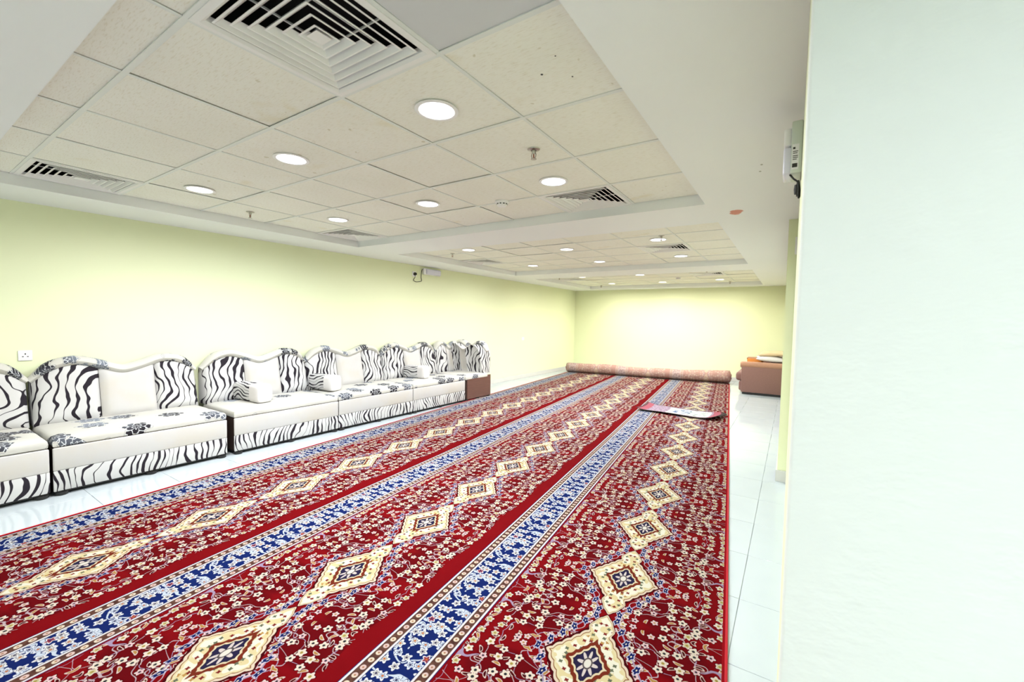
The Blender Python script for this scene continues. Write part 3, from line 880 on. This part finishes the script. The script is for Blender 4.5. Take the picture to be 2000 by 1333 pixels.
for v in o.data.vertices:
    x, y, z = v.co; v.co = (-DEPTH + 0.06 + y, LC - 0.085 + x, z + 0.02)
bm = bmesh.new(); bm.from_mesh(o.data); bmesh.ops.recalc_face_normals(bm, faces=bm.faces[:]); bm.to_mesh(o.data); bm.free()

# bolster cushions on the seats
def bolster(x0, x1, y, rz, label):
    t = thing('bolster_cushion', label, 'cushion', ((x0 + x1) / 2, y, SEAT + 0.012), rz, 'zebra bolster cushions lying on the floor sofas')
    L_ = x1 - x0
    bm = bmesh.new(); n = 20; k = 24; rings = []
    W_, Hh = 0.088, 0.098
    prof = [(0.0, 0.80), (0.02, 0.95), (0.06, 1.0)] + [(0.06 + 0.88 * i / n, 1.0) for i in range(1, n)] + [(0.94, 1.0), (0.98, 0.95), (1.0, 0.84)]
    for s, r in prof:
        x = -L_ / 2 + L_ * s
        ring = []
        for q in range(k):
            a = 2 * PI * q / k; c_, s_ = math.cos(a), math.sin(a)
            yy = W_ * r * math.copysign(abs(c_) ** 0.45, c_); z_ = Hh * r * math.copysign(abs(s_) ** 0.45, s_)
            ring.append(bm.verts.new((x, yy, Hh + z_)))
        rings.append(ring)
    m = len(rings)
    for i, (a, b) in enumerate(zip(rings, rings[1:])):
        for q in range(k):
            f = bm.faces.new((a[q], a[(q + 1) % k], b[(q + 1) % k], b[q]))
    bm.faces.new(rings[0]); bm.faces.new(rings[-1])
    link('cover', finish(bm, 'cover', True), 'zebra_fabric_lying', t)
    # plain cap over the front end
    bm = bmesh.new(); rings = []
    for s, r in ((0.70, 1.012), (0.80, 1.02), (0.90, 1.02), (0.97, 0.99), (1.005, 0.90), (1.02, 0.6), (1.025, 0.0)):
        x = -L_ / 2 + L_ * s; ring = []
        for q in range(k):
            a = 2 * PI * q / k; c_, s_ = math.cos(a), math.sin(a)
            ring.append(bm.verts.new((x, W_ * r * math.copysign(abs(c_) ** 0.45, c_), Hh + Hh * min(r, 1.0) * math.copysign(abs(s_) ** 0.45, s_) + (0.004 if s_ > 0 and r > 0.5 else 0))))
        rings.append(ring)
    for a, b in zip(rings, rings[1:]):
        for q in range(k): bm.faces.new((a[q], a[(q + 1) % k], b[(q + 1) % k], b[q]))
    bmesh.ops.remove_doubles(bm, verts=bm.verts[:], dist=1e-5)
    link('end_cap', finish(bm, 'end_cap', True), 'white_fabric', t)
    return t
bolster(-5.20, -4.715, 2.355, math.radians(3), 'zebra bolster with white end, nearest one on the sofas')
bolster(-5.22, -4.80, 3.265, math.radians(5), 'zebra bolster with white end at the join of two middle sofas')
bolster(-5.16, -4.77, 4.83, math.radians(8), 'grey-looking zebra bolster farthest away on the sofas')

# ------------------------------------------------------------------ sockets, switch, emergency lights
def wall_socket(x, y, z, label, w_=0.082, h_=0.086, holes=True):
    t = thing('wall_socket', label, 'socket', (x, y, z))
    box('plate', 'plastic_white', t, 0.0, 0.009, -w_ / 2, w_ / 2, -h_ / 2, h_ / 2, bev=0.003)
    if holes:
        box('pin_hole', 'ink', t, 0.0088, 0.0094, -0.004, 0.004, 0.008, 0.020)
        for s in (-1, 1): box('pin_hole', 'ink', t, 0.0088, 0.0094, s * 0.014 - 0.005, s * 0.014 + 0.005, -0.012, -0.005)
    return t
wall_socket(XL, 0.760, 1.013, 'white three-pin wall socket above the sofas at the left')
wall_socket(XL, 8.76, 0.956, 'small faint white wall plate beyond the corner sofa', 0.10, 0.07, False)
sw = thing('light_switch', 'white light switch on the stepped green wall at the right', 'switch', (0.030, 4.44, H + 0.69))
box('plate', 'plastic_white', sw, -0.040, 0.034, -0.009, 0.0, -0.075, 0.075, bev=0.003)
box('rocker', 'plastic_white', sw, -0.016, 0.012, -0.013, -0.008, -0.03, 0.03, bev=0.002)

em = thing('emergency_light', 'white emergency light box high on the left green wall with plugged cable', 'emergency light', (XL, 5.60, 2.215))
box('housing', 'plastic_white', em, 0.0, 0.06, -0.21, 0.21, -0.055, 0.055, bev=0.02, seg=4)
box('lamp_cover', 'plastic_lilac', em, 0.055, 0.082, -0.17, 0.19, -0.048, 0.044, bev=0.018, seg=4)
ps = thing('power_socket', 'round black plug in a small white socket left of the emergency light', 'socket', (XL, 5.205, 2.150))
box('plate', 'plastic_white', ps, 0.0, 0.009, -0.043, 0.043, -0.043, 0.043, bev=0.003)
pl = lathe('plug', 'black_rubber', em, [(0.0, 0.0), (0.026, 0.0), (0.027, 0.02), (0.020, 0.04), (0.0, 0.042)], 18, 'x', (0.0096, -0.395, -0.065))
tube('cable', 'black_rubber', em, spline([(0.035, -0.395, -0.080), (0.025, -0.40, -0.13), (0.012, -0.415, -0.17), (0.010, -0.36, -0.195), (0.010, -0.28, -0.185), (0.010, -0.225, -0.165), (0.010, -0.235, -0.11), (0.012, -0.235, -0.04), (0.016, -0.225, 0.02), (0.022, -0.205, 0.03)], 6), 0.0045, 8)

# right emergency light: end-on against the wall beside the pier
er = thing('emergency_light', 'emergency light box seen end-on at the right, beside the white wall end', 'emergency light', (0.005, 2.15, H + 0.735))
box('housing', 'plastic_pale', er, -0.040, 0.0, -0.02, 0.12, -0.105, 0.108, bev=0.006, seg=2)
box('lamp_cover', 'plastic_lilac', er, -0.066, -0.036, -0.016, 0.115, -0.105, 0.005, bev=0.008, seg=3)
box('lamp_reflector', 'plastic_white', er, -0.066, -0.038, -0.010, 0.11, 0.012, 0.085, bev=0.008, seg=3)
lab_ = box('rating_label', 'plastic_white', er, -0.036, -0.012, -0.0208, -0.0198, -0.090, 0.012)
random.seed(3)
for z0, h_, w_ in ((0.000, 0.008, 0.008), (-0.016, 0.003, 0.018), (-0.023, 0.003, 0.016), (-0.034, 0.003, 0.018), (-0.041, 0.003, 0.018), (-0.048, 0.003, 0.014)):
    box('print_line', 'ink', lab_, -0.033, -0.033 + w_, -0.0213, -0.0207, z0 - h_, z0)
box('print_block', 'ink', lab_, -0.034, -0.016, -0.0213, -0.0207, -0.082, -0.066)
tube('cable', 'black_rubber', er, spline([(-0.040, 0.0, -0.104), (-0.026, -0.005, -0.125), (-0.010, -0.01, -0.145), (-0.008, -0.01, -0.19), (-0.006, -0.006, -0.205), (-0.002, -0.004, -0.19), (-0.006, 0.0, -0.150), (-0.010, 0.006, -0.132), (-0.013, 0.006, -0.160), (-0.012, 0.004, -0.196)], 6), 0.0036, 8)
lathe('plug', 'black_rubber', er, [(0.0, -0.150), (0.010, -0.150), (0.012, -0.168), (0.010, -0.188), (0.0, -0.190)], 12, 'z', (-0.0125, 0.0, 0.0))

# ------------------------------------------------------------------ brown sofa at the far right
bs = thing('arm_sofa', 'brown upholstered sofa at the far right seen from its arm side', 'sofa', (-0.075, 9.65, 0))
box('plinth', 'black_rubber', bs, -0.72, -0.02, 0.02, 1.72, 0.0, 0.045)
def arm(y0):
    bm = bmesh.new(); vs, _ = bm_box(bm, -0.745, -0.01, y0, y0 + 0.17, 0.045, 0.60)
    bmesh.ops.bevel(bm, geom=bm.edges[:], offset=0.012, segments=2, profile=0.5, affect='EDGES')
    a = link('arm_panel', finish(bm, 'arm_panel', True), 'brown_fabric', bs)
    lathe('arm_roll', 'tan_fabric', a, [(0.0, -0.772), (0.05, -0.768), (0.064, -0.752), (0.066, -0.72), (0.066, -0.02), (0.0, -0.02)], 20, 'x', (0.0, y0 + 0.055, 0.588))
arm(0.0); arm(1.55)
box('seat_base', 'brown_fabric', bs, -0.80, -0.02, 0.172, 1.548, 0.05, 0.24, bev=0.03, seg=3)
for k in range(2):
    box('seat_cushion', 'brown_fabric', bs, -0.86, -0.20, 0.175 + 0.687 * k, 0.175 + 0.686 * (k + 1), 0.245, 0.42, bev=0.055, seg=4)
    box('back_cushion', 'brown_fabric', bs, -0.26, -0.015, 0.175 + 0.687 * k, 0.175 + 0.686 * (k + 1), 0.40, 0.72, bev=0.06, seg=4)
def pillow(name, mat, label, loc, rot, sx, sy, th):
    bm = bmesh.new(); n = 12; top, bot = [], []
    for j in range(n + 1):
        ra, rb = [], []
        for i in range(n + 1):
            a, b = 2 * i / n - 1, 2 * j / n - 1
            e = ((1 - a * a) * (1 - b * b)) ** 0.45
            pinch = 1 - 0.10 * (1 - abs(a)) * abs(b) ** 3; pin2 = 1 - 0.10 * (1 - abs(b)) * abs(a) ** 3
            p = (sx / 2 * a * pin2, sy / 2 * b * pinch)
            v = bm.verts.new((*p, th / 2 * e)); ra.append(v)
            rb.append(v if i in (0, n) or j in (0, n) else bm.verts.new((*p, -th / 2 * e)))
        top.append(ra); bot.append(rb)
    for j in range(n):
        for i in range(n):
            bm.faces.new((top[j][i], top[j][i + 1], top[j + 1][i + 1], top[j + 1][i])); bm.faces.new((bot[j][i], bot[j + 1][i], bot[j + 1][i + 1], bot[j][i + 1]))
    o = link(name, finish(bm, name, 'all'), mat)
    o.location = loc; o.rotation_euler = rot
    return tag(o, label, 'cushion', 'loose cushions piled on the brown sofa')
pillow('throw_pillow', 'orange_fabric', 'small orange brown cushion at the left of the pile on brown sofa', (-0.60, 10.02, 0.560), (0.9, 0.0, 0.2), 0.30, 0.36, 0.13)
pillow('throw_pillow', 'white_fabric', 'white cushion lying on the brown sofa arm pile', (-0.33, 9.88, 0.722), (0.10, 0.05, 0.05), 0.52, 0.36, 0.12)
pillow('throw_pillow', 'cream_pillow', 'tan and cream cushion topmost of the pile on brown sofa', (-0.30, 9.93, 0.822), (0.10, -0.08, -0.08), 0.50, 0.36, 0.10)
